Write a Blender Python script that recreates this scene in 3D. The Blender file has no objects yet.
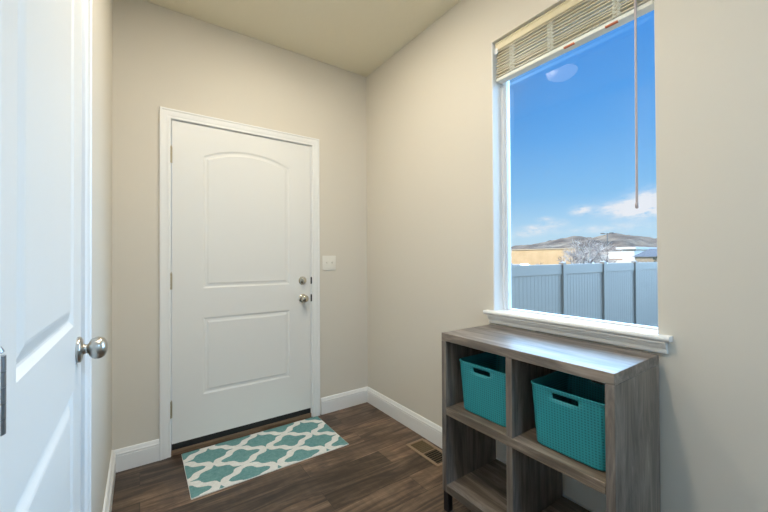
import bpy, bmesh, math, random
from mathutils import Vector, Matrix, noise
from mathutils.geometry import tessellate_polygon
random.seed(7)
SC = bpy.context.scene
COL = SC.collection
PI = math.pi

# ------------------------------------------------------------------ helpers
class MB:
    """collects shapes into one mesh"""
    def __init__(s):
        s.bm = bmesh.new()
    def box(s, a, b, bevel=0.0, seg=2):
        x0, y0, z0 = a; x1, y1, z1 = b
        vs = [s.bm.verts.new(p) for p in ((x0,y0,z0),(x1,y0,z0),(x1,y1,z0),(x0,y1,z0),(x0,y0,z1),(x1,y0,z1),(x1,y1,z1),(x0,y1,z1))]
        fs = [s.bm.faces.new([vs[i] for i in f]) for f in ((3,2,1,0),(4,5,6,7),(0,1,5,4),(1,2,6,5),(2,3,7,6),(3,0,4,7))]
        if bevel:
            es = list({e for f in fs for e in f.edges})
            bmesh.ops.bevel(s.bm, geom=es, offset=bevel, segments=seg, profile=0.5, affect='EDGES')
        return s
    def poly(s, pts):
        s.bm.faces.new([s.bm.verts.new(p) for p in pts]); return s
    def loops(s, rings, closed=True, cap0=False, cap1=False):
        R = [[s.bm.verts.new(p) for p in r] for r in rings]
        n = len(R[0])
        for a, b in zip(R, R[1:]):
            for i in range(n if closed else n-1):
                j = (i+1) % n
                s.bm.faces.new((a[i], a[j], b[j], b[i]))
        if cap0: s.bm.faces.new(R[0][::-1])
        if cap1: s.bm.faces.new(R[-1])
        return R
    def lathe(s, prof, origin, axis, n=28):
        """prof: (distance along axis, radius)"""
        axis = Vector(axis).normalized()
        u = axis.orthogonal().normalized(); v = axis.cross(u)
        o = Vector(origin)
        rings = []
        for d, r in prof:
            r = max(r, 1e-5)
            rings.append([o + axis*d + (u*math.cos(2*PI*k/n) + v*math.sin(2*PI*k/n))*r for k in range(n)])
        s.loops(rings, True, True, True); return s
    def tube(s, p, q, r0, r1=None, n=8):
        p = Vector(p); q = Vector(q); r1 = r0 if r1 is None else r1
        d = (q-p)
        if d.length < 1e-6: return s
        s.lathe([(0, r0), (d.length, r1)], p, d, n); return s
    def build(s, name, mat, parent=None, smooth=False):
        bmesh.ops.recalc_face_normals(s.bm, faces=s.bm.faces[:])
        me = bpy.data.meshes.new(name)
        s.bm.to_mesh(me); s.bm.free()
        if mat: me.materials.append(mat)
        if smooth:
            me.shade_smooth()
            try: me.set_sharp_from_angle(angle=math.radians(smooth if smooth is not True else 40))
            except Exception: pass
        o = bpy.data.objects.new(name, me); COL.objects.link(o)
        if parent:
            o.parent = parent
            o.matrix_parent_inverse = parent.matrix_basis.inverted()
        return o

def tag(o, label, cat, group=None, kind=None):
    o['label'] = label; o['category'] = cat
    if group: o['group'] = group
    if kind: o['kind'] = kind
    return o
def thing(name, label, cat, loc=(0,0,0), group=None, kind=None):
    o = bpy.data.objects.new(name, None); COL.objects.link(o); o.location = loc
    o.empty_display_size = 0.05
    return tag(o, label, cat, group, kind)
def copy_tree(o, parent=None):
    c = o.copy(); COL.objects.link(c)
    if parent: c.parent = parent
    for ch in list(o.children): copy_tree(ch, c)
    return c

# ------------------------------------------------------------------ materials
def mat(name, col, rough=0.5, metal=0.0, spec=0.5, coat=0.0, coat_rough=0.1, emis=None, estr=0, trans=0):
    m = bpy.data.materials.new(name); m.use_nodes = True
    b = m.node_tree.nodes['Principled BSDF']
    b.inputs['Base Color'].default_value = (*col, 1)
    b.inputs['Roughness'].default_value = rough
    b.inputs['Metallic'].default_value = metal
    b.inputs['Specular IOR Level'].default_value = spec
    b.inputs['Coat Weight'].default_value = coat
    b.inputs['Coat Roughness'].default_value = coat_rough
    b.inputs['Transmission Weight'].default_value = trans
    if emis:
        b.inputs['Emission Color'].default_value = (*emis, 1); b.inputs['Emission Strength'].default_value = estr
    return m
def N(m, t, **kw):
    n = m.node_tree.nodes.new(t)
    for k, v in kw.items():
        if k.startswith('i_'): n.inputs[k[2:].replace('_', ' ')].default_value = v
        else: setattr(n, k, v)
    return n
def L(m, a, b): m.node_tree.links.new(a, b)
def bsdf(m): return m.node_tree.nodes['Principled BSDF']
def add_bump(m, height, strength=0.2, dist=0.002):
    b = N(m, 'ShaderNodeBump'); b.inputs['Strength'].default_value = strength; b.inputs['Distance'].default_value = dist
    L(m, height, b.inputs['Height']); L(m, b.outputs[0], bsdf(m).inputs['Normal']); return b
def objco(m, scale=(1,1,1)):
    t = N(m, 'ShaderNodeTexCoord'); mp = N(m, 'ShaderNodeMapping'); mp.inputs['Scale'].default_value = scale
    L(m, t.outputs['Object'], mp.inputs['Vector']); return mp.outputs[0]
def noise_tex(m, co, scale, detail=4, rough=0.55, dist=0):
    n = N(m, 'ShaderNodeTexNoise'); n.inputs['Scale'].default_value = scale; n.inputs['Detail'].default_value = detail
    n.inputs['Roughness'].default_value = rough; n.inputs['Distortion'].default_value = dist
    if co: L(m, co, n.inputs['Vector'])
    return n.outputs['Fac']
def ramp(m, fac, stops):
    r = N(m, 'ShaderNodeValToRGB'); e = r.color_ramp.elements
    e[0].position, e[0].color = stops[0][0], (*stops[0][1], 1)
    e[1].position, e[1].color = stops[-1][0], (*stops[-1][1], 1)
    for p, c in stops[1:-1]:
        q = e.new(p); q.color = (*c, 1)
    L(m, fac, r.inputs[0]); return r.outputs[0]
def mixc(m, fac, a, b, mode='MIX'):
    x = N(m, 'ShaderNodeMix', data_type='RGBA', blend_type=mode)
    if isinstance(fac, (int, float)): x.inputs[0].default_value = fac
    else: L(m, fac, x.inputs[0])
    for k, v in ((6, a), (7, b)):
        if isinstance(v, tuple): x.inputs[k].default_value = (*v, 1)
        else: L(m, v, x.inputs[k])
    return x.outputs[2]

def painted(name, col, bump=0.12, scale=90, rough=0.6, dist=0.002):
    m = mat(name, col, rough, spec=0.35)
    add_bump(m, noise_tex(m, objco(m), scale, 3), bump, dist); return m
M_wall = painted('wall_paint', (0.69, 0.65, 0.575), 0.10, 60)
M_ceil = painted('ceiling_paint', (0.80, 0.75, 0.60), 0.55, 14, 0.8, 0.012)
M_trim = mat('white_trim_paint', (0.83, 0.84, 0.84), 0.35)
M_door = mat('white_door_paint', (0.80, 0.805, 0.79), 0.38)
M_vinyl = mat('white_vinyl', (0.85, 0.86, 0.88), 0.4)
M_nickel = mat('satin_nickel', (0.50, 0.48, 0.44), 0.30, 1.0)
M_chrome = mat('polished_nickel', (0.62, 0.58, 0.50), 0.12, 1.0)
M_hinge = mat('brushed_hinge_metal', (0.50, 0.44, 0.33), 0.35, 1.0)
M_steel = mat('dark_steel_hinge', (0.33, 0.36, 0.40), 0.3, 1.0)
M_black = mat('black_rubber', (0.012, 0.012, 0.013), 0.5)
M_legm = mat('black_metal', (0.01, 0.01, 0.012), 0.4)
M_plate = mat('switch_plate_plastic', (0.80, 0.78, 0.72), 0.3)
M_cord = mat('wand_plastic', (0.50, 0.42, 0.42), 0.3)

def wood(name, axis, c0, c1, c2, rough=0.4, coat=0.0):
    """streaky printed wood with grain along the given axis"""
    m = mat(name, c1, rough, coat=coat, coat_rough=0.33)
    s1 = [18, 18, 18]; s1[axis] = 2.2
    s2 = [90, 90, 90]; s2[axis] = 3.0
    s3 = [4, 4, 4]; s3[axis] = 1.0
    a = noise_tex(m, objco(m, s1), 1.0, 6, 0.65, 1.6)
    b = noise_tex(m, objco(m, s2), 1.0, 4, 0.6)
    c = noise_tex(m, objco(m, s3), 1.0, 3)
    col = ramp(m, a, [(0.32, c0), (0.5, c1), (0.68, c2)])
    fine = ramp(m, b, [(0.25, (0.72,)*3), (0.6, (1.05,)*3)])
    col = mixc(m, 1.0, col, fine, 'MULTIPLY')
    big = ramp(m, c, [(0.3, (0.78, 0.80, 0.85)), (0.7, (1.12, 1.06, 1.0))])
    col = mixc(m, 1.0, col, big, 'MULTIPLY')
    L(m, col, bsdf(m).inputs['Base Color'])
    add_bump(m, b, 0.15, 0.001)
    return m
G0, G1, G2 = (0.090, 0.075, 0.062), (0.195, 0.165, 0.138), (0.33, 0.28, 0.235)
M_wood_z = wood('driftwood_upright', 2, G0, G1, G2)
M_wood_y = wood('driftwood_lengthwise', 1, G0, G1, G2, 0.42, 0.22)
M_wood_s = wood('driftwood_shelf', 1, G0, (0.17, 0.135, 0.10), G2, 0.45)
M_thr = wood('threshold_wood', 0, (0.10, 0.06, 0.035), (0.20, 0.13, 0.08), (0.28, 0.19, 0.12))

def floor_mat():
    m = mat('dark_plank_floor', (0.1, 0.07, 0.05), 0.38)
    co = objco(m)
    br = N(m, 'ShaderNodeTexBrick'); L(m, co, br.inputs['Vector'])
    br.offset = 0.37; br.offset_frequency = 2
    br.inputs['Scale'].default_value = 1.0
    br.inputs['Brick Width'].default_value = 1.22; br.inputs['Row Height'].default_value = 0.152
    br.inputs['Mortar Size'].default_value = 0.0012; br.inputs['Mortar Smooth'].default_value = 0.3
    br.inputs['Color1'].default_value = (0, 0, 0, 1); br.inputs['Color2'].default_value = (1, 1, 1, 1)
    br.inputs['Mortar'].default_value = (0.3, 0.3, 0.3, 1)
    sep = N(m, 'ShaderNodeSeparateXYZ'); L(m, co, sep.inputs[0])
    # shift the grain per plank
    w = N(m, 'ShaderNodeMath', operation='MULTIPLY'); L(m, br.outputs['Color'], w.inputs[0]); w.inputs[1].default_value = 37
    cmb = N(m, 'ShaderNodeCombineXYZ'); L(m, sep.outputs[0], cmb.inputs[0]); L(m, sep.outputs[1], cmb.inputs[1]); L(m, w.outputs[0], cmb.inputs[2])
    def st(sx, sy):
        mp = N(m, 'ShaderNodeMapping'); mp.inputs['Scale'].default_value = (sx, sy, 1); L(m, cmb.outputs[0], mp.inputs['Vector']); return mp.outputs[0]
    g1 = noise_tex(m, st(2.2, 17), 1, 7, 0.62, 1.2)
    g2 = noise_tex(m, st(6, 120), 1, 4, 0.6)
    g3 = noise_tex(m, st(40, 7), 1, 2, 0.5)         # short cross saw marks
    col = ramp(m, g1, [(0.30, (0.028, 0.017, 0.011)), (0.44, (0.075, 0.046, 0.029)), (0.56, (0.155, 0.100, 0.064)), (0.72, (0.30, 0.205, 0.135))])
    tone = ramp(m, br.outputs['Color'], [(0.0, (0.50,)*3), (1.0, (1.5,)*3)])
    col = mixc(m, 1.0, col, tone, 'MULTIPLY')
    col = mixc(m, 1.0, col, ramp(m, g2, [(0.25, (0.75,)*3), (0.65, (1.1,)*3)]), 'MULTIPLY')
    col = mixc(m, 0.35, col, ramp(m, g3, [(0.35, (0.68,)*3), (0.65, (1.25,)*3)]), 'MULTIPLY')
    col = mixc(m, br.outputs['Fac'], col, (0.02, 0.012, 0.008))
    L(m, col, bsdf(m).inputs['Base Color'])
    add_bump(m, g2, 0.2, 0.001)
    return m
M_floor = floor_mat()

# ------------------------------------------------------------------ room dimensions (metres)
XL, XR, YF, YB, ZC = -0.130, 1.580, 2.515, -2.6, 2.752
W1, W2 = 0.485, 1.224            # window opening along y
WZ0, WZ1 = 0.900, 2.383
D1, D2, DZ0, DZ1 = 0.160, 1.068, 0.070, 2.066      # entry door slab
S1, S2, SZ1 = 0.536, 1.222, 2.05                    # side door along y

def S(o, label, cat): return tag(o, label, cat, kind='structure')

b = MB(); b.box((XL-0.3, YB-0.3, -0.12), (XR+0.16, YF+0.2, 0.0))
S(b.build('floor', M_floor), 'dark brown wood plank floor running left to right', 'floor')
b = MB(); b.box((XL-0.3, YB-0.3, ZC), (XR+0.16, YF+0.2, ZC+0.15))
S(b.build('ceiling', M_ceil), 'beige textured ceiling above the entry', 'ceiling')
# front wall with door hole
jw = 0.022
b = MB()
b.box((XL-0.3, YF, 0), (D1-jw, YF+0.2, ZC)); b.box((D2+jw, YF, 0), (XR, YF+0.2, ZC)); b.box((D1-jw, YF, DZ1+jw), (D2+jw, YF+0.2, ZC))
S(b.build('wall_front', M_wall), 'warm beige wall holding the white entry door', 'wall')
# right wall with window hole
b = MB()
b.box((XR, YB-0.3, 0), (XR+0.16, W1, ZC)); b.box((XR, W2, 0), (XR+0.16, YF+0.2, ZC))
b.box((XR, W1, 0), (XR+0.16, W2, WZ0-0.03)); b.box((XR, W1, WZ1), (XR+0.16, W2, ZC))
S(b.build('wall_right', M_wall), 'warm beige wall holding the window', 'wall')
# left wall with side door hole
b = MB()
b.box((XL-0.12, YB-0.3, 0), (XL, S1-jw, ZC)); b.box((XL-0.12, S2+jw, 0), (XL, YF, ZC)); b.box((XL-0.12, S1-jw, SZ1+jw), (XL, S2+jw, ZC))
S(b.build('wall_left', M_wall), 'beige wall at the left beyond the side door', 'wall')
b = MB(); b.box((XL, YB-0.12, 0), (XR, YB, ZC))
S(b.build('wall_back', M_wall), 'beige wall behind the viewpoint', 'wall')
b = MB(); b.box((XL-0.30, S1-0.1, 0), (XL-0.13, S2+0.1, SZ1+0.1))
S(b.build('wall_closet', M_wall), 'closet wall closing the space behind the side door', 'wall')

# baseboards: profile (t, z)
BP = [(0.0, 0), (0.015, 0), (0.015, 0.088), (0.0115, 0.0885), (0.0115, 0.094), (0.0145, 0.0945), (0.0145, 0.101), (0.011, 0.106), (0.009, 0.114), (0.006, 0.122), (0.0, 0.125)]
def baseboard(name, label, runs):
    b = MB()
    for (p, q, nrm) in runs:
        n = Vector(nrm)
        b.loops([[Vector((*p, 0)) + n*t*k + Vector((0, 0, z)) for t, z in BP] for p, k in ((p, 1), (q, 1))], True, True, True)
    return S(b.build(name, M_trim), label, 'baseboard')
baseboard('baseboard_front', 'white baseboard on both sides of the entry door', [((XL, YF), (D1-0.063, YF), (0, -1, 0)), ((D2+0.081, YF), (XR, YF), (0, -1, 0))])
baseboard('baseboard_right', 'white baseboard along the window wall', [((XR, YF-0.0155), (XR, YB), (-1, 0, 0))])
BPs = BP
BP = [(t*1.25, z*1.08) for t, z in BP]
baseboard('baseboard_left', 'white baseboard beyond the side door', [((XL, S2+0.071), (XL, YF-0.0155), (1, 0, 0)), ((XL, YB), (XL, S1-0.071), (1, 0, 0))])

# casings
CP = [(0.0, 0.0), (0.0, 0.009), (0.004, 0.012), (0.012, 0.0105), (0.016, 0.0105), (0.020, 0.013), (0.040, 0.0155), (0.045, 0.0145), (0.048, 0.018), (0.056, 0.018), (0.058, 0.014), (0.058, 0.0)]
def casing_rings(u0, u1, v0, v1, fmap, k=1.0, w=1.0):
    path = [(u0, v0, -1, 0), (u0, v1, -1, 1), (u1, v1, 1, 1), (u1, v0, 1, 0)]
    return [[fmap(u+su*o*w, v+sv*o*w, t*k) for o, t in CP] for u, v, su, sv in path]
# entry door casing + jamb
fm = lambda u, v, t: Vector((u, YF-t, v))
b = MB(); b.loops(casing_rings(D1-0.004, D2+0.012, 0.0, DZ1+0.006, fm, 1.0, 1.03), True, True, True)
trim1 = S(b.build('trim_1', M_trim, smooth=30), 'white moulded casing framing the entry door', 'door trim')
b = MB()
for x0, x1 in ((D1-jw, D1-0.003), (D2+0.003, D2+jw)): b.box((x0, YF+0.001, 0.0), (x1, YF+0.16, DZ1+jw))
b.box((D1-0.003, YF+0.001, DZ1+0.004), (D2+0.003, YF+0.16, DZ1+jw))
b.build('door_jamb', M_trim, trim1)
for z0, z1 in ((1.014, 1.066), (0.880, 0.934)):
    b = MB(); b.box((D2+0.001, YF-0.0015, z0), (D2+0.0125, YF+0.0005, z1)); p = b.build('strike_plate', M_black, trim1); p['label'] = 'dark metal strike plate'
b = MB(); b.box((D1-0.003, YF-0.004, 0.0), (D2+0.003, YF+0.16, 0.030), 0.002)
S(b.build('trim_2', M_thr), 'brown wooden threshold under the entry door', 'threshold')

# --- panelled door
def panel_outline(x0, x1, z0, zs, zt, d, n=20):
    pts = [(x0+d, z0+d), (x1-d, z0+d)]
    if zt <= zs + 1e-4:
        for i in range(n+1):
            t = i/n; pts.append((x1-d + (x0+d-x1+d)*t, zs-d))
        return pts
    xc = (x0+x1)/2; hw = (x1-x0)/2; s = zt-zs
    R = (hw*hw+s*s)/(2*s); zc = zt-R
    r = R-d
    a = math.asin((hw-d)/r)
    for i in range(n+1):
        t = a - 2*a*i/n
        pts.append((xc + r*math.sin(t), zc + r*math.cos(t)))
    return pts
PP = [(0.0, 0.0), (0.005, 0.0022), (0.011, 0.0045), (0.017, 0.0042), (0.024, 0.0035), (0.030, 0.001), (0.036, 0.0), (0.040, 0.0005)]
def door_slab(u0, u1, v0, v1, thick, panels, fmap, prof):
    b = MB()
    outer = [(u0, v0), (u1, v0), (u1, v1), (u0, v1)]
    holes = [panel_outline(*p, 0.0) for p in panels]
    polys = [[Vector((x, z, 0)) for x, z in outer]] + [[Vector((x, z, 0)) for x, z in h] for h in holes]
    flat = [p for pl in polys for p in pl]
    vs = [b.bm.verts.new(fmap(p.x, p.y, 0)) for p in flat]
    for t in tessellate_polygon(polys):
        try: b.bm.faces.new([vs[i] for i in t])
        except ValueError: pass
    for p in panels:
        R = b.loops([[fmap(x, z, h) for x, z in panel_outline(*p, d)] for d, h in prof])
        # inner field
        ip = panel_outline(*p, prof[-1][0]); tri = tessellate_polygon([[Vector((x, z, 0)) for x, z in ip]])
        for t in tri: b.bm.faces.new([R[-1][i] for i in t])
    # back and sides
    q0 = [vs[0], vs[1], vs[2], vs[3]]
    q1 = [b.bm.verts.new(fmap(x, z, thick)) for x, z in outer]
    for i in range(4): b.bm.faces.new((q0[i], q0[(i+1) % 4], q1[(i+1) % 4], q1[i]))
    b.bm.faces.new(q1)
    bmesh.ops.remove_doubles(b.bm, verts=b.bm.verts[:], dist=1e-5)
    return b
fd = lambda u, v, t: Vector((u, YF+0.001+t, v))
door1 = S(door_slab(D1, D2, DZ0, DZ1, 0.044, [(0.334, 0.906, 0.338, 0.828, 0.828), (0.334, 0.906, 1.018, 1.872, 1.940)], fd, PP).build('door_1', M_door, smooth=4),
          'white two-panel entry door with an arched upper panel', 'door')
b = MB(); b.box((D1+0.002, YF+0.003, 0.032), (D2-0.002, YF+0.044, 0.0685)); b.build('door_sweep', M_black, door1)['label'] = 'black rubber door sweep'
for z in (1.850, 1.070, 0.284):
    b = MB()
    for k in range(5): b.tube((D1-0.005, YF-0.006, z-0.05+0.0202*k), (D1-0.005, YF-0.006, z-0.05+0.0202*k+0.0192), 0.0072, n=12)
    b.lathe([(0, 0.002), (0.004, 0.005), (0.006, 0.004), (0.012, 0.0015)], (D1-0.005, YF-0.006, z+0.05), (0, 0, 1), 12)
    b.box((D1-0.006, YF-0.0015, z-0.05), (D1+0.003, YF+0.0005, z+0.05))
    b.build('hinge', M_hinge, door1, smooth=40)
# knob and deadbolt on entry door
KX = 1.005
b = MB(); b.lathe([(0, 0.031), (0.003, 0.032), (0.006, 0.029), (0.009, 0.020), (0.011, 0.012), (0.030, 0.011), (0.034, 0.016), (0.040, 0.025), (0.047, 0.0285), (0.055, 0.0275), (0.061, 0.022), (0.065, 0.013), (0.066, 0.0)], (KX, YF+0.0005, 0.908), (0, -1, 0))
b.build('door_knob', M_chrome, door1, smooth=50)
b = MB(); b.lathe([(0, 0.031), (0.004, 0.031), (0.009, 0.026), (0.014, 0.023), (0.016, 0.014), (0.016, 0.0)], (KX, YF+0.0005, 1.041), (0, -1, 0))
db = b.build('deadbolt', M_chrome, door1, smooth=30)
b = MB(); b.box((KX-0.0045, YF-0.034, 1.024), (KX+0.0045, YF-0.015, 1.058), 0.003); b.build('thumb_turn', M_chrome, db, smooth=40)

# --- side door (left)
SX = XL+0.002
fs = lambda u, v, t: Vector((SX-t, u, v))
PP2 = [(0.0, 0.0), (0.006, 0.003), (0.012, 0.006), (0.016, 0.007), (0.020, 0.0065), (0.038, 0.001), (0.044, 0.0)]
door2 = S(door_slab(S1, S2, 0.012, SZ1, 0.035, [(0.628, 1.092, 0.24, 0.895, 0.895), (0.628, 1.092, 1.046, 1.85, 1.92)], fs, PP2).build('door_2', M_door, smooth=4),
          'white panelled side door at the left edge with a round knob', 'door')
fm2 = lambda u, v, t: Vector((XL+t, u, v))
b = MB(); b.loops(casing_rings(S1-0.008, S2+0.008, 0.0, SZ1+0.008, fm2, 1.0, 1.0), True, True, True)
trim3 = S(b.build('trim_3', M_trim, smooth=30), 'white moulded casing framing the side door', 'door trim')
b = MB()
for y0, y1 in ((S1-jw, S1-0.003), (S2+0.003, S2+jw)): b.box((XL-0.11, y0, 0.0), (XL-0.001, y1, SZ1+jw))
b.box((XL-0.11, S1-0.003, SZ1+0.004), (XL-0.001, S2+0.003, SZ1+jw))
b.build('door_jamb', M_trim, trim3)
for z in (1.85, 1.060, 0.25):
    b = MB()
    for k in range(5): b.tube((SX+0.006, S1-0.006, z-0.041+0.0166*k), (SX+0.006, S1-0.006, z-0.041+0.0166*k+0.0154), 0.0068, n=14)
    b.lathe([(0, 0.002), (0.003, 0.0055), (0.006, 0.0045), (0.011, 0.0015)], (SX+0.006, S1-0.006, z+0.042), (0, 0, 1), 12)
    b.box((SX-0.0005, S1-0.010, z-0.041), (SX+0.0018, S1+0.002, z+0.042))
    b.build('hinge', M_steel, door2, smooth=40)['label'] = 'dark steel butt hinge'
b = MB()
b.lathe([(0, 0.031), (0.004, 0.0325), (0.008, 0.031), (0.010, 0.026), (0.012, 0.0135), (0.016, 0.0115), (0.020, 0.0115), (0.022, 0.013), (0.0245, 0.0185), (0.029, 0.0240), (0.035, 0.0272), (0.0415, 0.0280), (0.048, 0.0268), (0.054, 0.0228), (0.058, 0.0165), (0.0605, 0.009), (0.061, 0.0)], (SX-0.0005, 1.152, 0.978), (1, 0, 0), 36)
b.build('door_knob', M_nickel, door2, smooth=50)['label'] = 'round satin nickel knob'

# ------------------------------------------------------------------ window
M_glass = bpy.data.materials.new('clear_glass'); M_glass.use_nodes = True
nt = M_glass.node_tree; nt.nodes.clear()
o_ = nt.nodes.new('ShaderNodeOutputMaterial'); mx = nt.nodes.new('ShaderNodeMixShader'); tr = nt.nodes.new('ShaderNodeBsdfTransparent'); gl = nt.nodes.new('ShaderNodeBsdfGlossy')
gl.inputs['Roughness'].default_value = 0.015
fr = nt.nodes.new('ShaderNodeFresnel'); fr.inputs['IOR'].default_value = 1.45
tr.inputs['Color'].default_value = (0.96, 0.98, 0.99, 1)
nt.links.new(fr.outputs[0], mx.inputs[0]); nt.links.new(tr.outputs[0], mx.inputs[1]); nt.links.new(gl.outputs[0], mx.inputs[2]); nt.links.new(mx.outputs[0], o_.inputs[0])

FW = 0.020
fx0, fx1 = XR+0.074, XR+0.134
b = MB()
def ring_boxes(b, x0, x1, y0, y1, z0, z1, w, bev=0.003):
    b.box((x0, y0, z0), (x1, y0+w, z1), bev); b.box((x0, y1-w, z0), (x1, y1, z1), bev)
    b.box((x0, y0+w-0.002, z0), (x1, y1-w+0.002, z0+w), bev); b.box((x0, y0+w-0.002, z1-w), (x1, y1-w+0.002, z1), bev)
ring_boxes(b, fx0, fx1, W1+0.001, W2-0.001, WZ0-0.005, WZ1-0.001, FW)
win = S(b.build('window_1', M_vinyl, smooth=40), 'tall white framed window looking out on a fence', 'window')
b = MB(); ring_boxes(b, fx0+0.012, fx1-0.012, W1+FW-0.001, W2-FW+0.001, WZ0+FW-0.006, WZ1-FW, 0.008, 0.002)
b.build('glazing_bead', M_vinyl, win, smooth=40)
b = MB(); gx = fx0+0.021
b.poly([(gx, W1+FW+0.005, WZ0+FW+0.003), (gx, W2-FW-0.005, WZ0+FW+0.003), (gx, W2-FW-0.005, WZ1-FW-0.008), (gx, W1+FW+0.005, WZ1-FW-0.008)])
b.build('window_pane', M_glass, win)
# painted return of the opening (jambs and head)
b = MB()
b.box((XR+0.0005, W2-0.006, WZ0), (fx0+0.002, W2, WZ1)); b.box((XR+0.0005, W1-0.0001, WZ0), (fx0+0.002, W1+0.0006, WZ1))
b.build('window_return', M_trim, win)
# stool with rounded nose + apron
b = MB()
prof = [(fx0+0.002, 0.896), (XR-0.030, 0.896), (XR-0.036, 0.899), (XR-0.040, 0.906), (XR-0.039, 0.913), (XR-0.034, 0.917), (fx0+0.002, 0.917)]
SY0, SY1 = 0.442, 1.263
mid = [(SY0, XR), (W1+0.007, XR)]
b.loops([[(x if x < XR else XR-0.0005, y, z) for x, z in prof] for y in (SY0, SY1)], True, True, True)
b.box((XR-0.001, W1+0.0065, 0.8965), (fx0+0.001, W2-0.0065, 0.9165))
stool = S(b.build('trim_4', M_trim, smooth=50), 'white window stool and stepped apron above the grey shelf', 'window sill')
b = MB()
ap = [(0.0, 0.896), (0.032, 0.896), (0.031, 0.889), (0.024, 0.886), (0.023, 0.880), (0.017, 0.872), (0.014, 0.866), (0.014, 0.856), (0.011, 0.850), (0.006, 0.8485), (0.0, 0.8485)]
b.loops([[(XR-0.0005-t, y, z-0.0003) for t, z in ap] for y in (SY0+0.014, SY1-0.018)], True, True, True)
b.build('apron', M_trim, stool, smooth=30)

# blind
M_val = mat('cream_blind_slat', (0.60, 0.52, 0.36), 0.35)
M_val2 = mat('cream_valance', (0.74, 0.66, 0.46), 0.35)
M_rail = mat('white_bottom_rail', (0.83, 0.83, 0.78), 0.4)
M_ladder = mat('ladder_cord', (0.82, 0.80, 0.70), 0.6)
M_mark = mat('orange_sticker', (0.55, 0.13, 0.04), 0.5)
bx = XR+0.020
blind = thing('window_blind', 'raised cream horizontal slat blind gathered at the top of the window', 'blind', (bx+0.025, (W1+W2)/2, WZ1-0.001))
BY0, BY1 = W1+0.010, W2-0.010
b = MB(); b.box((bx+0.006, BY0+0.002, WZ1-0.042), (bx+0.046, BY1-0.002, WZ1-0.002), 0.002); b.build('headrail', M_rail, blind)
# valance, a moulded strip
b = MB()
vp = [(0.0055, 2.381), (0.000, 2.381), (-0.002, 2.377), (-0.002, 2.371), (0.0015, 2.369), (0.0015, 2.349), (-0.0015, 2.345), (-0.0015, 2.339), (0.0015, 2.336), (0.0055, 2.336)]
b.loops([[(bx+x, y, z) for x, z in vp] for y in (BY0, BY1)], True, True, True)
b.build('valance', M_val2, blind, smooth=30)
b = MB(); b.box((bx-0.003, BY1-0.016, 2.318), (bx+0.004, BY1+0.004, 2.350), 0.001); b.build('valance_clip', M_trim, blind)
nsl = 10; z0s, z1s = 2.196, 2.330
for k in range(nsl):
    z = z0s + (z1s-z0s)*k/(nsl-1)
    b = MB(); tl = random.uniform(-0.003, 0.003); off = random.uniform(-0.004, 0.004)
    ring = [(-0.022, -0.0008+tl), (-0.012, 0.0009+tl*.5), (0, 0.0016), (0.012, 0.0009-tl*.5), (0.022, -0.0008-tl)]
    prof = [(x, zz+0.0024) for x, zz in ring] + [(x, zz-0.0024) for x, zz in ring[::-1]]
    b.loops([[(bx+0.026+off+x, y, z+zz) for x, zz in prof] for y in (BY0+0.003, BY1-0.003)], True, True, True)
    b.build('slat', M_val, blind, smooth=40)
b = MB(); b.box((bx+0.002, BY0+0.002, 2.168), (bx+0.048, BY1-0.002, 2.186), 0.003)
rail = b.build('bottom_rail', M_rail, blind, smooth=40)
for yy in (0.815, 0.640):
    b = MB(); b.box((bx-0.0005+0.002, yy-0.024, 2.1675), (bx+0.012, yy+0.024, 2.1735)); b.build('rail_sticker', M_mark, rail)['label'] = 'orange sticker on the rail'
for yy in (W2-0.115, 0.90, 0.62):
    b = MB()
    for dy in (-0.010, 0.0, 0.009):
        pts = []
        for k in range(40):
            t = k/39; pts.append(Vector((bx-0.001+0.003*math.sin(k*1.9+dy*300)+0.001, yy+dy+0.006*math.sin(k*1.3+dy*500), 2.188+t*0.135)))
        for p, q in zip(pts, pts[1:]): b.tube(p, q, 0.0015, n=5)
    for k in range(7):
        zc = 2.20+0.017*k
        pts = [Vector((bx-0.003, yy+0.014*math.cos(a*PI/6), zc+0.007*math.sin(a*PI/6))) for a in range(13)]
        for p, q in zip(pts, pts[1:]): b.tube(p, q, 0.0010, n=5)
    b.build('ladder_cord', M_ladder, blind, smooth=60)
wy = 0.552
b = MB(); b.tube((bx-0.010, wy, 1.405), (bx-0.006, wy-0.002, 2.345), 0.0046, 0.0042, 8); b.lathe([(0, 0.0025), (0.003, 0.0058), (0.02, 0.0058), (0.024, 0.0046)], (bx-0.010, wy, 1.392), (0, 0, 1), 10)
b.tube((bx-0.006, wy-0.002, 2.343), (bx+0.008, wy-0.002, 2.352), 0.002)
b.build('tilt_wand', M_cord, blind, smooth=50)['label'] = 'thin translucent tilt wand'

# ------------------------------------------------------------------ light switch
sw = thing('light_switch', 'white double light switch plate right of the entry door', 'light switch', (1.225, YF, 1.170))
b = MB(); b.box((1.167, YF-0.006, 1.113), (1.283, YF-0.0003, 1.229), 0.0025, 3); b.build('switch_plate', M_plate, sw, smooth=50)
for x in (1.202, 1.248):
    b = MB(); b.box((x-0.006, YF-0.0075, 1.157), (x+0.006, YF-0.005, 1.183), 0.0008)
    b.loops([[(x-0.0045, YF-0.006, 1.168), (x+0.0045, YF-0.006, 1.168), (x+0.0045, YF-0.006, 1.180), (x-0.0045, YF-0.006, 1.180)], [(x-0.0035, YF-0.016, 1.177), (x+0.0035, YF-0.016, 1.177), (x+0.0035, YF-0.015, 1.182), (x-0.0035, YF-0.015, 1.182)]], True, True, True)
    b.build('toggle', M_plate, sw)
for x in (1.202, 1.248):
    for z in (1.141, 1.201): b = MB(); b.lathe([(0, 0.003), (0.0012, 0.0026), (0.0014, 0.0)], (x, YF-0.0058, z), (0, -1, 0), 10); b.build('screw', M_plate, sw)

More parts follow.
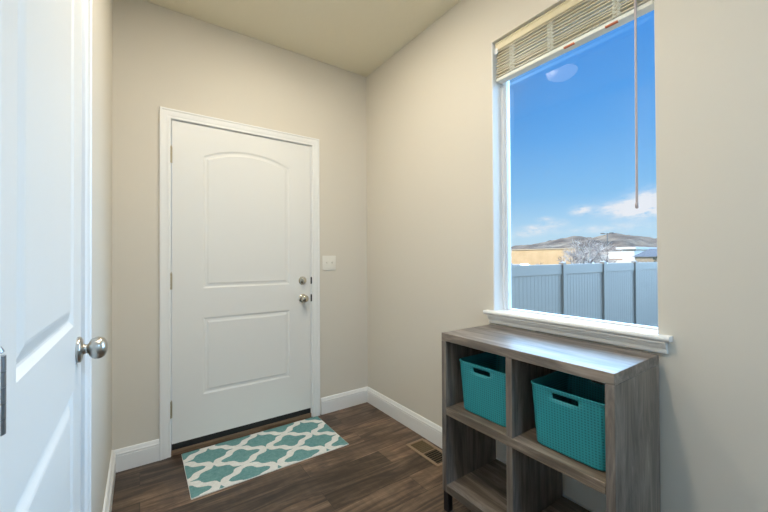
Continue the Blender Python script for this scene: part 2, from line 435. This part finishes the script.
# ------------------------------------------------------------------ rug
RX0, RX1, RY0, RY1 = 0.210, 1.110, 1.998, 2.494
M_rug = mat('trellis_rug', (0.2, 0.4, 0.4), 0.95, spec=0.1)
at = N(M_rug, 'ShaderNodeAttribute', attribute_name='trellis')
wob = noise_tex(M_rug, objco(M_rug), 160, 3)
ad = N(M_rug, 'ShaderNodeMath', operation='MULTIPLY_ADD'); L(M_rug, wob, ad.inputs[0]); ad.inputs[1].default_value = 0.5; L(M_rug, at.outputs['Fac'], ad.inputs[2])
mask = ramp(M_rug, ad.outputs[0], [(0.18, (0, 0, 0)), (0.32, (1, 1, 1))])
pile = noise_tex(M_rug, objco(M_rug, (1, 1, 1)), 60, 5, 0.7)
teal = ramp(M_rug, pile, [(0.3, (0.115, 0.27, 0.28)), (0.7, (0.20, 0.385, 0.39))])
whi = ramp(M_rug, pile, [(0.3, (0.68, 0.70, 0.68)), (0.7, (0.84, 0.85, 0.84))])
L(M_rug, mixc(M_rug, mask, teal, whi), bsdf(M_rug).inputs['Base Color'])
add_bump(M_rug, noise_tex(M_rug, objco(M_rug), 350, 3), 0.6, 0.003)
bm = bmesh.new(); nx, ny = 226, 126
lay = bm.verts.layers.float.new('trellis')
cs = lambda a: math.cos(2*PI*a)
G = []
for j in range(ny):
    row = []
    for i in range(nx):
        x = RX0+(RX1-RX0)*i/(nx-1); y = RY0+(RY1-RY0)*j/(ny-1)
        u = (x-0.353)/0.306; v = (y-2.150)/0.219
        fa = abs((u+0.5) % 1.0 - 0.5); fb = abs((v+0.5) % 1.0 - 0.5)
        t = fa+fb; w_ = math.cos(4*PI*(fa-fb))
        lo_, hi_ = 0.410+0.045*w_, 0.640+0.038*w_
        val = min(t-lo_, hi_-t)/0.09
        ed = min(x-RX0, RX1-x, y-RY0, RY1-y)
        z = 0.0075 - (0.003*(1-ed/0.006) if ed < 0.006 else 0) + 0.0012*noise.noise((x*7, y*7, 0))
        w = bm.verts.new((x, y, z)); w[lay] = val if ed > 0.0022 else 1.0
        row.append(w)
    G.append(row)
for j in range(ny-1):
    for i in range(nx-1): bm.faces.new((G[j][i], G[j][i+1], G[j+1][i+1], G[j+1][i]))
rim = [G[0][i] for i in range(nx)] + [G[j][-1] for j in range(1, ny)] + [G[-1][i] for i in range(nx-2, -1, -1)] + [G[j][0] for j in range(ny-2, 0, -1)]
lo = []
for w in rim:
    q = bm.verts.new((w.co.x, w.co.y, 0.0004)); q[lay] = 0.9; lo.append(q)
for i in range(len(rim)):
    j = (i+1) % len(rim); bm.faces.new((rim[i], lo[i], lo[j], rim[j]))
bm.faces.new(lo)
bmesh.ops.recalc_face_normals(bm, faces=bm.faces[:])
me = bpy.data.meshes.new('door_rug'); bm.to_mesh(me); bm.free(); me.materials.append(M_rug)
rug = bpy.data.objects.new('door_rug', me); COL.objects.link(rug)
tag(rug, 'teal and white trellis patterned rug on the floor before the entry door', 'rug')

# ------------------------------------------------------------------ floor vent
M_vent = mat('tan_vent_metal', (0.33, 0.235, 0.155), 0.4, 0.2)
M_vent2 = mat('bronze_damper', (0.16, 0.115, 0.06), 0.45, 0.3)
M_dark = mat('duct_dark', (0.01, 0.008, 0.006), 0.9)
vx0, vx1, vy0, vy1 = 1.405, 1.547, 1.485, 1.780
vent = thing('floor_vent', 'tan metal floor register beside the shelf at the window wall', 'vent', ((vx0+vx1)/2, (vy0+vy1)/2, 0))
b = MB(); fw = 0.020
b.box((vx0, vy0, 0.0005), (vx0+fw, vy1, 0.005), 0.0015); b.box((vx1-fw, vy0, 0.0005), (vx1, vy1, 0.005), 0.0015)
b.box((vx0+fw-0.002, vy0, 0.0005), (vx1-fw+0.002, vy0+fw, 0.005), 0.0015); b.box((vx0+fw-0.002, vy1-fw, 0.0005), (vx1-fw+0.002, vy1, 0.005), 0.0015)
ym = 1.637; b.box((vx0+fw-0.002, ym-0.004, 0.0005), (vx1-fw+0.002, ym+0.004, 0.0045), 0.001)
b.build('vent_frame', M_vent, vent)
b = MB(); b.box((vx0+fw, vy0+fw, 0.0004), (vx1-fw, ym-0.004, 0.0010)); b.build('vent_recess', M_dark, vent)
b = MB(); b.box((vx0+fw, ym+0.004, 0.0004), (vx1-fw, vy1-fw, 0.0016)); b.build('damper_plate', M_vent2, vent)
for a0, a1, mm in ((vy0+fw, ym-0.004, M_dark), (ym+0.004, vy1-fw, M_vent2)):
    n = 7
    for k in range(n):
        y = a0 + (a1-a0)*(k+0.5)/n
        b = MB(); b.box((vx0+fw-0.001, y-0.0016, 0.0008), (vx1-fw+0.001, y+0.0016, 0.0038)); b.build('louver', M_vent2, vent)

# ------------------------------------------------------------------ cube shelf
cx0, cx1, cy0, cy1 = 1.190, 1.558, 0.477, 1.226
cub = thing('cube_shelf', 'grey driftwood four-cube shelf with black feet under the window', 'shelf unit', ((cx0+cx1)/2, (cy0+cy1)/2, 0))
bv = 0.0012
def wbox(name, a, c, m, bev=bv):
    b = MB(); b.box(a, c, bev, 1); return b.build(name, m, cub)
TT, TB = 0.845, 0.094
wbox('top_panel', (cx0, cy0, TT-0.037), (cx1, cy1, TT), M_wood_y, 0.0015)
wbox('side_panel', (cx0, cy0, TB), (cx1, cy0+0.028, TT-0.0375), M_wood_z)
wbox('side_panel', (cx0, cy1-0.028, TB), (cx1, cy1, TT-0.0375), M_wood_z)
wbox('divider', (cx0+0.001, 0.8395, 0.497), (cx1, 0.8675, TT-0.0375), M_wood_z)
wbox('divider', (cx0+0.001, 0.8395, 0.1325), (cx1, 0.8675, 0.4595), M_wood_z)
wbox('shelf', (cx0+0.0005, cy0+0.0285, 0.460), (cx1, cy1-0.0285, 0.4965), M_wood_s)
wbox('bottom_panel', (cx0+0.0005, cy0+0.0285, TB), (cx1, cy1-0.0285, 0.132), M_wood_s)
for x in (cx0+0.004, cx1-0.034):
    for y in (cy0+0.004, cy1-0.034):
        b = MB(); b.box((x, y, 0.0), (x+0.030, y+0.030, TB-0.0005), 0.0015); b.build('foot', M_legm, cub)

# ------------------------------------------------------------------ baskets
M_bask = mat('teal_plastic', (0.025, 0.235, 0.235), 0.42)
co = objco(M_bask)
def wavy(axis, freq):
    s_ = N(M_bask, 'ShaderNodeSeparateXYZ'); L(M_bask, co, s_.inputs[0])
    m1 = N(M_bask, 'ShaderNodeMath', operation='MULTIPLY'); L(M_bask, s_.outputs[axis], m1.inputs[0]); m1.inputs[1].default_value = freq
    m2 = N(M_bask, 'ShaderNodeMath', operation='SINE'); L(M_bask, m1.outputs[0], m2.inputs[0]); return m2.outputs[0]
hz, hy, hx = wavy(2, 2*PI/0.0095), wavy(1, 2*PI/0.0105), wavy(0, 2*PI/0.0105)
a1 = N(M_bask, 'ShaderNodeMath', operation='MAXIMUM'); L(M_bask, hz, a1.inputs[0]); L(M_bask, hy, a1.inputs[1])
a2 = N(M_bask, 'ShaderNodeMath', operation='ADD'); L(M_bask, a1.outputs[0], a2.inputs[0]); L(M_bask, noise_tex(M_bask, objco(M_bask, (1, 60, 8)), 1.0, 3), a2.inputs[1])
L(M_bask, ramp(M_bask, a2.outputs[0], [(0.2, (0.010, 0.165, 0.195)), (1.0, (0.026, 0.31, 0.35))]), bsdf(M_bask).inputs['Base Color'])
add_bump(M_bask, a2.outputs[0], 0.22, 0.001)
def basket_mesh():
    Wt, Dt, Wb, Db, H, r = 0.284, 0.300, 0.258, 0.276, 0.228, 0.034
    nc = 6; sy = [-1, -.84, -.68, -.43, -.20, 0, .20, .43, .68, .84, 1]   # slot between +-.43
    def ring(w, d, rr, z):
        hx_, hy_ = d/2-rr, w/2-rr; pts = []
        for t in sy: pts.append((-d/2, -hy_*t, z))                       # front (x negative), y from + to -
        for k in range(1, nc): a = PI + PI/2*k/nc; pts.append((-hx_+rr*math.cos(a), -hy_+rr*math.sin(a), z))
        for t in sy: pts.append((hx_*t, -w/2, z))
        for k in range(1, nc): a = 1.5*PI + PI/2*k/nc; pts.append((hx_+rr*math.cos(a), -hy_+rr*math.sin(a), z))
        for t in sy: pts.append((d/2, hy_*t, z))
        for k in range(1, nc): a = PI/2*k/nc; pts.append((hx_+rr*math.cos(a), hy_+rr*math.sin(a), z))
        for t in sy: pts.append((-hx_*t, w/2, z))
        for k in range(1, nc): a = PI/2 + PI/2*k/nc; pts.append((-hx_+rr*math.cos(a), hy_+rr*math.sin(a), z))
        return pts
    zs = [0.0, 0.006, 0.03, 0.06, 0.10, 0.14, 0.175, 0.194, 0.2155-0.001, 0.222, 0.228]
    bm = bmesh.new(); R = []
    for z in zs:
        f = z/H; ins = 0.006 if z == 0 else (0.0 if z > 0.005 else 0)
        w = Wb+(Wt-Wb)*f-ins*2; d = Db+(Dt-Db)*f-ins*2
        R.append([bm.verts.new(p) for p in ring(w, d, r, z)])
    n = len(R[0])
    for k in range(len(R)-1):
        for i in range(n):
            j = (i+1) % n
            a, c = R[k][i].co, R[k][j].co
            slot = zs[k] > 0.19 and zs[k] < 0.2 and 3 <= i < 7
            slot2 = zs[k] > 0.19 and zs[k] < 0.2 and 2*(len(sy)+nc-1)+3 <= i < 2*(len(sy)+nc-1)+7
            if slot or slot2: continue
            bm.faces.new((R[k][i], R[k][j], R[k+1][j], R[k+1][i]))
    bm.faces.new(R[0][::-1])
    bmesh.ops.recalc_face_normals(bm, faces=bm.faces[:])
    me = bpy.data.meshes.new('storage_basket'); bm.to_mesh(me); bm.free(); me.materials.append(M_bask); me.shade_smooth()
    try: me.set_sharp_from_angle(angle=math.radians(40))
    except Exception: pass
    return me
bme = basket_mesh()
def basket(y, label, rz):
    t = thing('storage_basket', label, 'basket', (1.226+0.150, y, 0.4970), group='teal baskets in the shelf')
    o = bpy.data.objects.new('basket_body', bme); COL.objects.link(o); o.parent = t
    md = o.modifiers.new('thickness', 'SOLIDIFY'); md.thickness = 0.0035; md.offset = -1
    b = MB()
    # rolled rim
    Wt, Dt, r = 0.287, 0.303, 0.035; pts = []
    for qx, qy, a0 in ((-1, -1, PI), (1, -1, 1.5*PI), (1, 1, 0), (-1, 1, 0.5*PI)):
        for k in range(7):
            a = a0+PI/2*k/6; pts.append((qx*(Dt/2-r)+r*math.cos(a), qy*(Wt/2-r)+r*math.sin(a)))
    def off(p, dd):
        x, y_ = p; return (x*(1+dd/(Dt/2)), y_*(1+dd/(Wt/2)))
    prof = [(0.0, 0.2235), (0.0012, 0.2262), (0.0, 0.2290), (-0.004, 0.2300), (-0.0055, 0.2275), (-0.0045, 0.2238)]
    rings = [[(*off(p, dd), z) for p in pts] for dd, z in prof]; rings.append(rings[0])
    b.loops(rings, True); bmesh.ops.remove_doubles(b.bm, verts=b.bm.verts[:], dist=1e-6)
    rm = b.build('rim', M_bask, None, smooth=50); rm.parent = t
    t.rotation_euler[2] = rz
    return t
basket(1.018, 'teal woven plastic basket in the upper left cube of the shelf', 0.0)
basket(0.650, 'teal woven plastic basket in the upper right cube of the shelf', 0.0)

# ------------------------------------------------------------------ ceiling lamps
M_lamp = mat('frosted_lamp_glass', (0.9, 0.88, 0.84), 0.4, emis=(1.0, 0.86, 0.66), estr=1.3)
lamp = thing('ceiling_light', 'frosted dome ceiling light reflected in the window glass', 'ceiling light', (0.52, 1.50, ZC))
b = MB(); b.lathe([(0, 0.125), (0.012, 0.127), (0.022, 0.123), (0.024, 0.110), (0.024, 0.0)], (0.52, 1.50, ZC-0.0003), (0, 0, -1), 40); b.build('lamp_base', M_nickel, lamp, smooth=50)
b = MB(); b.lathe([(0.0245, 0.115)] + [(0.0245+0.065*math.sin(a), 0.115*math.cos(a)) for a in [PI/2*k/10 for k in range(1, 10)]] + [(0.0895, 0.0)], (0.52, 1.50, ZC), (0, 0, -1), 40)
b.build('lamp_shade', M_lamp, lamp, smooth=60)
fill_dome = copy_tree(lamp)  # second dome, added behind the view as extra room light
fill_dome.location = (0.72, -1.1, ZC)
fill_dome['label'] = 'unseen copy of the dome light, added as fill behind the viewpoint'

# ------------------------------------------------------------------ outside
GZ = -0.95
M_ground = mat('dry_ground', (0.30, 0.26, 0.20), 0.95)
L(M_ground, ramp(M_ground, noise_tex(M_ground, objco(M_ground), 0.35, 6), [(0.3, (0.20, 0.19, 0.13)), (0.7, (0.40, 0.35, 0.27))]), bsdf(M_ground).inputs['Base Color'])
b = MB(); b.box((XR+0.161, -900, GZ-0.5), (3800, 3400, GZ))
b.box((XL-60, YF+0.21, GZ-0.5), (XR+0.161, 3400, GZ))
tag(b.build('ground', M_ground), 'dry ground outside beyond the window', 'ground', kind='structure')
# house body: foundation, exterior door wall skin
b = MB(); b.box((XL-0.3, YB-0.3, GZ), (XR+0.16, YF+0.2, -0.121))
tag(b.build('house_foundation', mat('concrete', (0.45, 0.44, 0.42), 0.9)), 'concrete foundation below the room', 'foundation', kind='structure')

# fence
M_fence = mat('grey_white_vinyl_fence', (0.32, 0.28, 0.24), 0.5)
FY = 3.859; FT = 1.07
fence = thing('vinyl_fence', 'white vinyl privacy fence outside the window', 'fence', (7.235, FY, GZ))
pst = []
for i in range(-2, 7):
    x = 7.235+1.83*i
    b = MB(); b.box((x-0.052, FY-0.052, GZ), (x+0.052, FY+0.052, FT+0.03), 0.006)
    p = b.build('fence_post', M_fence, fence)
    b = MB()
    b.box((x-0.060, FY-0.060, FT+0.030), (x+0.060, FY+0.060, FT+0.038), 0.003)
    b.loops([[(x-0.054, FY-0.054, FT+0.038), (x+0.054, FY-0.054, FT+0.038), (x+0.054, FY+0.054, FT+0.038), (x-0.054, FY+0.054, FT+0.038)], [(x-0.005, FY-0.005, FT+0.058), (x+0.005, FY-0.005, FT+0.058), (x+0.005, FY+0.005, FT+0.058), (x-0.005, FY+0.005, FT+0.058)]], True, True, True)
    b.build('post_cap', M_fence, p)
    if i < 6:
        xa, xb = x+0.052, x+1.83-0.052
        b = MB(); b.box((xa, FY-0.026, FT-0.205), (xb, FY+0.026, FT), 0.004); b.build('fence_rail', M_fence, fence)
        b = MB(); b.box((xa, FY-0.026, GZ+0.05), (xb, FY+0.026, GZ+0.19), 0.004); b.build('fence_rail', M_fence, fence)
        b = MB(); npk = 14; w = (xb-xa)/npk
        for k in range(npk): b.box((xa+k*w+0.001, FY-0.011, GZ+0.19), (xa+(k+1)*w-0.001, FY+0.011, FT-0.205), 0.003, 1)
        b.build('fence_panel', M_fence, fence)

# tan building
M_tan = mat('tan_stucco', (0.66, 0.47, 0.28), 0.9)
L(M_tan, ramp(M_tan, noise_tex(M_tan, objco(M_tan), 0.6, 5), [(0.3, (0.70, 0.49, 0.27)), (0.7, (0.80, 0.58, 0.34))]), bsdf(M_tan).inputs['Base Color'])
tb = thing('tan_building', 'long flat roofed tan building beyond the fence', 'building', (60, 40, GZ))
b = MB(); b.box((60, 29.4, GZ), (62, 56, 2.78)); b.build('building_wall', M_tan, tb)
b = MB(); b.box((59.8, 29.2, 2.78), (62.2, 56.2, 2.95)); b.build('parapet_cap', mat('pale_cap', (0.62, 0.50, 0.36), 0.8), tb)
# white building
M_wb = mat('white_stucco', (0.80, 0.78, 0.74), 0.85)
wb = thing('white_building', 'low white building beyond the fence near the window edge', 'building', (90, 34, GZ))
b = MB(); b.box((90, 31.8, GZ), (104, 39.0, 2.7)); b.build('building_wall', M_wb, wb)
b = MB(); b.box((90, 31.5, 3.15), (103, 35.5, 3.65)); b.box((92, 32.2, 2.7), (102, 35.0, 3.15)); b.build('flat_roof', M_wb, wb)
b = MB(); b.box((89.96, 34.2, 0.7), (90.0, 37.6, 0.95)); b.build('wall_band', mat('rust_band', (0.45, 0.30, 0.22), 0.6), wb)
# blue grey gabled house
hb = thing('gabled_house', 'small house with a blue grey gable roof at the window edge', 'house', (80, 25.6, GZ))
M_sl = mat('slate_roof', (0.15, 0.16, 0.18), 0.9)
b = MB(); b.box((80, 23.6, GZ), (90, 28.2, 1.4)); b.build('house_wall', mat('brown_siding', (0.40, 0.33, 0.25), 0.8), hb)
b = MB()
b.loops([[(79.5, 23.0, 1.4), (79.5, 28.6, 1.4), (83, 26.7, 3.0), (83, 24.0, 3.0)], [(90.5, 23.0, 1.4), (90.5, 28.6, 1.4), (87, 26.7, 3.0), (87, 24.0, 3.0)]], True, True, True)
b.build('house_roof', M_sl, hb)
# parking lot light
pm = mat('dark_pole_metal', (0.12, 0.12, 0.13), 0.5, 0.3)
lp = thing('parking_light', 'tall dark double headed lamp post in front of the hills', 'lamp post', (70, 29.0, GZ))
b = MB(); b.tube((70, 29.0, GZ), (70, 29.0, 5.75), 0.08, 0.06, 10); b.build('pole', pm, lp)
for s_ in (-1, 1):
    b = MB(); b.tube((70, 29.0, 5.62), (70, 29.0+0.45*s_, 5.70), 0.04); b.box((69.75, 29.0+(0.45 if s_ > 0 else -1.05), 5.62), (70.25, 29.0+(1.05 if s_ > 0 else -0.45), 5.80), 0.03); b.build('lamp_head', pm, lp)

# bare trees
M_bark = mat('pale_bark', (0.42, 0.35, 0.30), 0.9)
M_twig = mat('pale_twigs', (0.62, 0.53, 0.47), 0.9)
L(M_twig, ramp(M_twig, noise_tex(M_twig, objco(M_twig), 2.2, 4, 0.7), [(0.40, (0.22, 0.17, 0.16)), (0.58, (0.80, 0.72, 0.66))]), bsdf(M_twig).inputs['Base Color'])
M_ever = mat('dark_foliage', (0.05, 0.07, 0.05), 0.9)
def bare_tree(x, y, h, spread, seed, label, dens=4):
    rnd = random.Random(seed)
    t = thing('bare_tree', label, 'tree', (x, y, GZ), group='bare trees beyond the fence')
    bt, tw = MB(), MB()
    def grow(p, d, ln, r, lev):
        q = p + d*ln
        (bt if lev < 2 else tw).tube(p, q, r, r*0.65, 5 if lev < 3 else 3)
        if lev >= 5: return
        for k in range(dens if lev < 4 else 3):
            nd = (d + Vector((rnd.uniform(-1, 1), rnd.uniform(-1, 1), rnd.uniform(-0.45, 0.7)))*spread).normalized()
            grow(p + d*ln*rnd.uniform(0.55, 1.0), nd, ln*rnd.uniform(0.62, 0.85), r*0.6, lev+1)
    grow(Vector((x, y, GZ)), Vector((0, 0, 1)), h*0.30, 0.05+h*0.012, 0)
    bt.build('trunk', M_bark, t); tw.build('twigs', M_twig, t)
bare_tree(24.5, 11.6, 4.0, 0.85, 3, 'bare twiggy tree right of the tan building')
bare_tree(27.0, 12.1, 3.8, 0.9, 5, 'pale bare tree before the white building')
bare_tree(22.5, 11.7, 3.4, 0.95, 9, 'bare tree before the corner of the tan building', 3)
bare_tree(36.0, 15.6, 4.5, 0.85, 12, 'bare tree farther back below the lamp post')
bare_tree(24.0, 14.6, 2.3, 0.8, 15, 'low bare bush before the middle of the tan building', 3)
bare_tree(36.0, 12.2, 2.6, 0.9, 21, 'low bare tree before the gabled house', 3)
def leafy(x, y, r, seed, label):
    rnd = random.Random(seed); b = MB()
    for k in range(260):
        a = rnd.uniform(0, 2*PI); zz = rnd.uniform(0, 1); rr = r*math.sqrt(rnd.random())*(1-0.4*zz)
        c = Vector((x+rr*math.cos(a), y+rr*math.sin(a), GZ+zz*r*2.1))
        s = r*0.13
        pts = [c+Vector((rnd.uniform(-s, s), rnd.uniform(-s, s), rnd.uniform(-s, s))) for _ in range(4)]
        for f in ((0, 1, 2), (0, 2, 3), (0, 1, 3), (1, 2, 3)): b.poly([pts[i] for i in f])
    tag(b.build('evergreen_shrub', M_ever), label, 'shrub')
leafy(40.0, 18.9, 1.05, 4, 'dark evergreen shrub at the corner of the tan building')
leafy(60.0, 18.2, 1.1, 6, 'dark evergreen shrub before the gabled house')

# parked cars
M_car = mat('white_car_paint', (0.85, 0.86, 0.88), 0.2, coat=1)
M_cg = mat('car_glass', (0.03, 0.04, 0.05), 0.1)
def car(x, y, rz, label):
    t = thing('car', label, 'car', (x, y, GZ))
    side = [(-2.2, 0.35), (2.2, 0.35), (2.25, 0.75), (1.4, 0.95), (0.6, 1.42), (-1.1, 1.48), (-1.9, 1.05), (-2.25, 0.95)]
    b = MB()
    b.loops([[(x+px, y+w, GZ+pz) for px, pz in side] for w in (-0.85, 0.85)], True, True, True)
    bmesh.ops.bevel(b.bm, geom=b.bm.edges[:], offset=0.06, segments=2, affect='EDGES')
    b.build('car_body', M_car, t, smooth=40)
    b = MB()
    for w in (-0.88, 0.86):
        b = MB(); b.loops([[(x+px, y+w+e, GZ+pz) for px, pz in ((-1.5, 1.05), (1.1, 1.02), (0.5, 1.34), (-1.0, 1.40))] for e in (0, 0.02)], True, True, True)
        b.build('car_window', M_cg, t)
    for px in (-1.35, 1.4):
        for w in (-0.86, 0.66):
            b = MB(); b.lathe([(0, 0.2), (0, 0.33), (0.2, 0.33), (0.2, 0.2)], (x+px, y+w, GZ+0.33), (0, 1, 0), 20); b.build('wheel', M_black, t)
    t.rotation_euler[2] = rz
car(38, 26.0, PI/2, 'white car parked before the tan building at the left window edge')
car(50, 22.0, PI/2, 'white car parked beyond the bare trees')
car(56, 21.0, PI/2, 'white car parked before the white building')

# mountains (height field in world space)
M_hill = mat('dry_mountain', (0.3, 0.24, 0.23), 1.0, spec=0.0)
hn = noise_tex(M_hill, objco(M_hill, (0.006, 0.006, 0.012)), 1.0, 8, 0.65)
L(M_hill, ramp(M_hill, hn, [(0.32, (0.09, 0.072, 0.065)), (0.5, (0.22, 0.165, 0.125)), (0.68, (0.38, 0.29, 0.205))]), bsdf(M_hill).inputs['Base Color'])
XM = 2600
ridge = [(-0.35, .030), (-0.1, .036), (0.15, .044), (0.25, .047), (0.310, .0475), (0.345, .053), (0.370, .059), (0.403, .0665), (0.425, .0625), (0.452, .0575), (0.485, .063), (0.500, .0650), (0.530, .060), (0.565, .056), (0.60, .048), (0.64, .042), (0.70, .036), (0.8, .028), (1.0, .02), (1.3, .012)]
def hgt(r):
    if r <= ridge[0][0]: return ridge[0][1]
    for (a, ha), (c, hc) in zip(ridge, ridge[1:]):
        if r <= c:
            t = (r-a)/(c-a); t = t*t*(3-2*t); return ha+(hc-ha)*t
    return 0.01
bm = bmesh.new(); nyy, nxx = 300, 41
G = []
for j in range(nyy):
    y = -600 + 3800*j/(nyy-1); row = []
    for i in range(nxx):
        x = 1500 + 2000*i/(nxx-1)
        f = (x-1500)/(XM-1500)
        e = f**1.6 if f <= 1 else max(0.0, 1-(f-1)*0.8)
        h = hgt(y/XM)*XM*e
        gul = noise.fractal((x/260, y/140, 3.3), 1.0, 2.0, 6)
        h += gul*36*min(1, f*1.4)*(1-0.85*(1 if abs(f-1) < 0.04 else max(0, 1-abs(f-1)*5)))
        row.append(bm.verts.new((x, y, GZ-2+max(0.0, h))))
    G.append(row)
for j in range(nyy-1):
    for i in range(nxx-1): bm.faces.new((G[j][i], G[j][i+1], G[j+1][i+1], G[j+1][i]))
me = bpy.data.meshes.new('mountain_range'); bm.to_mesh(me); bm.free(); me.materials.append(M_hill); me.shade_smooth()
mo = bpy.data.objects.new('mountain_range', me); COL.objects.link(mo)
tag(mo, 'bare brown mountain ridge on the horizon outside the window', 'mountains', kind='structure')

# ------------------------------------------------------------------ sky
wd = bpy.data.worlds.new('sky'); SC.world = wd; wd.use_nodes = True
class WM: node_tree = wd.node_tree
w = WM()
bgn = wd.node_tree.nodes['Background']
tc = N(w, 'ShaderNodeTexCoord'); sp = N(w, 'ShaderNodeSeparateXYZ'); L(w, tc.outputs['Generated'], sp.inputs[0])
def M2(op, a, c=None, d=None, clamp=False):
    n = N(w, 'ShaderNodeMath', operation=op); n.use_clamp = clamp
    for k, v in enumerate((a, c, d)):
        if v is None: continue
        if isinstance(v, (int, float)): n.inputs[k].default_value = v
        else: L(w, v, n.inputs[k])
    return n.outputs[0]
skyc = ramp(w, sp.outputs[2], [(0.0, (0.62, 0.78, 0.88)), (0.06, (0.48, 0.72, 0.90)), (0.16, (0.24, 0.54, 0.88)), (0.30, (0.115, 0.40, 0.86)), (0.50, (0.065, 0.30, 0.80)), (1.0, (0.04, 0.18, 0.62))])
X, Y_, Z_ = sp.outputs
xs = M2('MAXIMUM', X, 0.05)
u = M2('DIVIDE', Y_, xs); v = M2('DIVIDE', Z_, xs)
cmb = N(w, 'ShaderNodeCombineXYZ'); L(w, u, cmb.inputs[0]); L(w, v, cmb.inputs[1])
mp = N(w, 'ShaderNodeMapping'); mp.inputs['Scale'].default_value = (1, 2.4, 1); L(w, cmb.outputs[0], mp.inputs[0])
cn = noise_tex(w, mp.outputs[0], 26, 5, 0.6)
tot = None
for (cu, cv, ru, rv, st) in ((0.480, 0.132, 0.022, 0.009, 1.0), (0.618, 0.089, 0.040, 0.010, 0.8), (0.553, 0.102, 0.030, 0.008, 0.55), (0.36, 0.127, 0.060, 0.013, 1.2), (0.325, 0.137, 0.035, 0.020, 1.2), (0.335, 0.112, 0.05, 0.012, 1.1), (0.585, 0.118, 0.02, 0.006, 0.4), (0.42, 0.078, 0.10, 0.010, 0.40), (0.66, 0.075, 0.05, 0.008, 0.30)):
    du = M2('DIVIDE', M2('SUBTRACT', u, cu), ru); dv = M2('DIVIDE', M2('SUBTRACT', v, cv), rv)
    d2 = M2('ADD', M2('MULTIPLY', du, du), M2('MULTIPLY', dv, dv))
    e = M2('MULTIPLY', M2('EXPONENT', M2('MULTIPLY', d2, -0.8)), st)
    tot = e if tot is None else M2('ADD', tot, e)
cm = M2('MULTIPLY', tot, M2('MULTIPLY_ADD', cn, 5.0, -1.45))
cm = M2('SMOOTH_MIN', M2('MAXIMUM', cm, 0.0), 1.0, 0.2)
front = M2('GREATER_THAN', X, 0.1)
cm = M2('MULTIPLY', M2('MULTIPLY', cm, front), 0.9, clamp=True)
skyf = mixc(w, cm, skyc, (0.88, 0.88, 0.92))
L(w, skyf, bgn.inputs[0]); bgn.inputs[1].default_value = 0.97

# ------------------------------------------------------------------ lights
def sun(name, d, col, e, ang):
    ld = bpy.data.lights.new(name, 'SUN'); ld.energy = e; ld.color = col; ld.angle = math.radians(ang)
    o = bpy.data.objects.new(name, ld); COL.objects.link(o)
    o.rotation_euler = Vector(d).to_track_quat('Z', 'Y').to_euler(); return o    # d points towards the sun
sun('sun', (-0.75, 0.45, 0.55), (1.0, 0.93, 0.82), 4.2, 0.6)
sun('daylight', (0.80, 0.02, 0.47), (0.42, 0.69, 1.0), 15.5, 85)
M_fill = mat('fill_lens_glow', (0.9, 0.9, 0.88), 0.4, emis=(1.0, 0.9, 0.75), estr=8)  # invented fill lamps, out of view, shaped as ceiling fixtures to brighten the room
for k, (x, y, e, lc, lab) in enumerate(((0.73, 1.62, 9.5, (1.0, 0.90, 0.72), 'added fill lamp out of view above the entry rug'), (0.24, 0.84, 17, (1.0, 0.91, 0.78), 'added fill lamp out of view above the side door'), (0.72, -1.75, 35, (0.36, 0.64, 1.0), 'added bluish fill lamp near the wall behind the viewpoint'))):
    t = thing('fill_light', lab, 'ceiling light', (x, y, ZC), 'added fill lamps')
    b = MB(); b.lathe([(0, 0.095), (0.004, 0.094), (0.006, 0.082), (0.003, 0.080), (0.0, 0.080)], (x, y, ZC-0.0003), (0, 0, -1), 32); b.build('fill_ring', M_trim, t, smooth=40)
    b = MB(); b.lathe([(0.003, 0.079), (0.0045, 0.079), (0.0045, 0.0)], (x, y, ZC), (0, 0, -1), 32); b.build('fill_lens', M_fill, t)
    ld = bpy.data.lights.new('fill_disk', 'AREA'); ld.shape = 'DISK'; ld.size = 0.155; ld.energy = e; ld.color = lc
    o = bpy.data.objects.new('fill_disk', ld); COL.objects.link(o); o.location = (x, y, ZC-0.0075); o.parent = t; o.matrix_parent_inverse = t.matrix_basis.inverted()

# ------------------------------------------------------------------ camera
th, p, r = 0.6093168, 0.0088379, -0.0052326
f_ = Vector((math.sin(th), math.cos(th), 0)); rt = Vector((math.cos(th), -math.sin(th), 0)); up = Vector((0, 0, 1))
f2 = f_*math.cos(p)+up*math.sin(p); up2 = -f_*math.sin(p)+up*math.cos(p)
r2 = rt*math.cos(r)+up2*math.sin(r); u3 = -rt*math.sin(r)+up2*math.cos(r)
cd = bpy.data.cameras.new('camera'); cd.sensor_width = 36; cd.lens = 36*349.58/768; cd.clip_start = 0.02; cd.clip_end = 9000
cam = bpy.data.objects.new('camera', cd); COL.objects.link(cam)
mt = Matrix((r2, u3, -f2)).transposed().to_4x4(); mt.translation = Vector((0, 0, 1.2)); cam.matrix_world = mt
SC.camera = cam
vs_ = SC.view_settings
vs_.view_transform = 'Standard'; vs_.look = 'None'; vs_.exposure = 0.07; vs_.gamma = 1.0; vs_.use_curve_mapping = False
SC.cycles.max_bounces = 10; SC.cycles.diffuse_bounces = 6; SC.cycles.transparent_max_bounces = 12
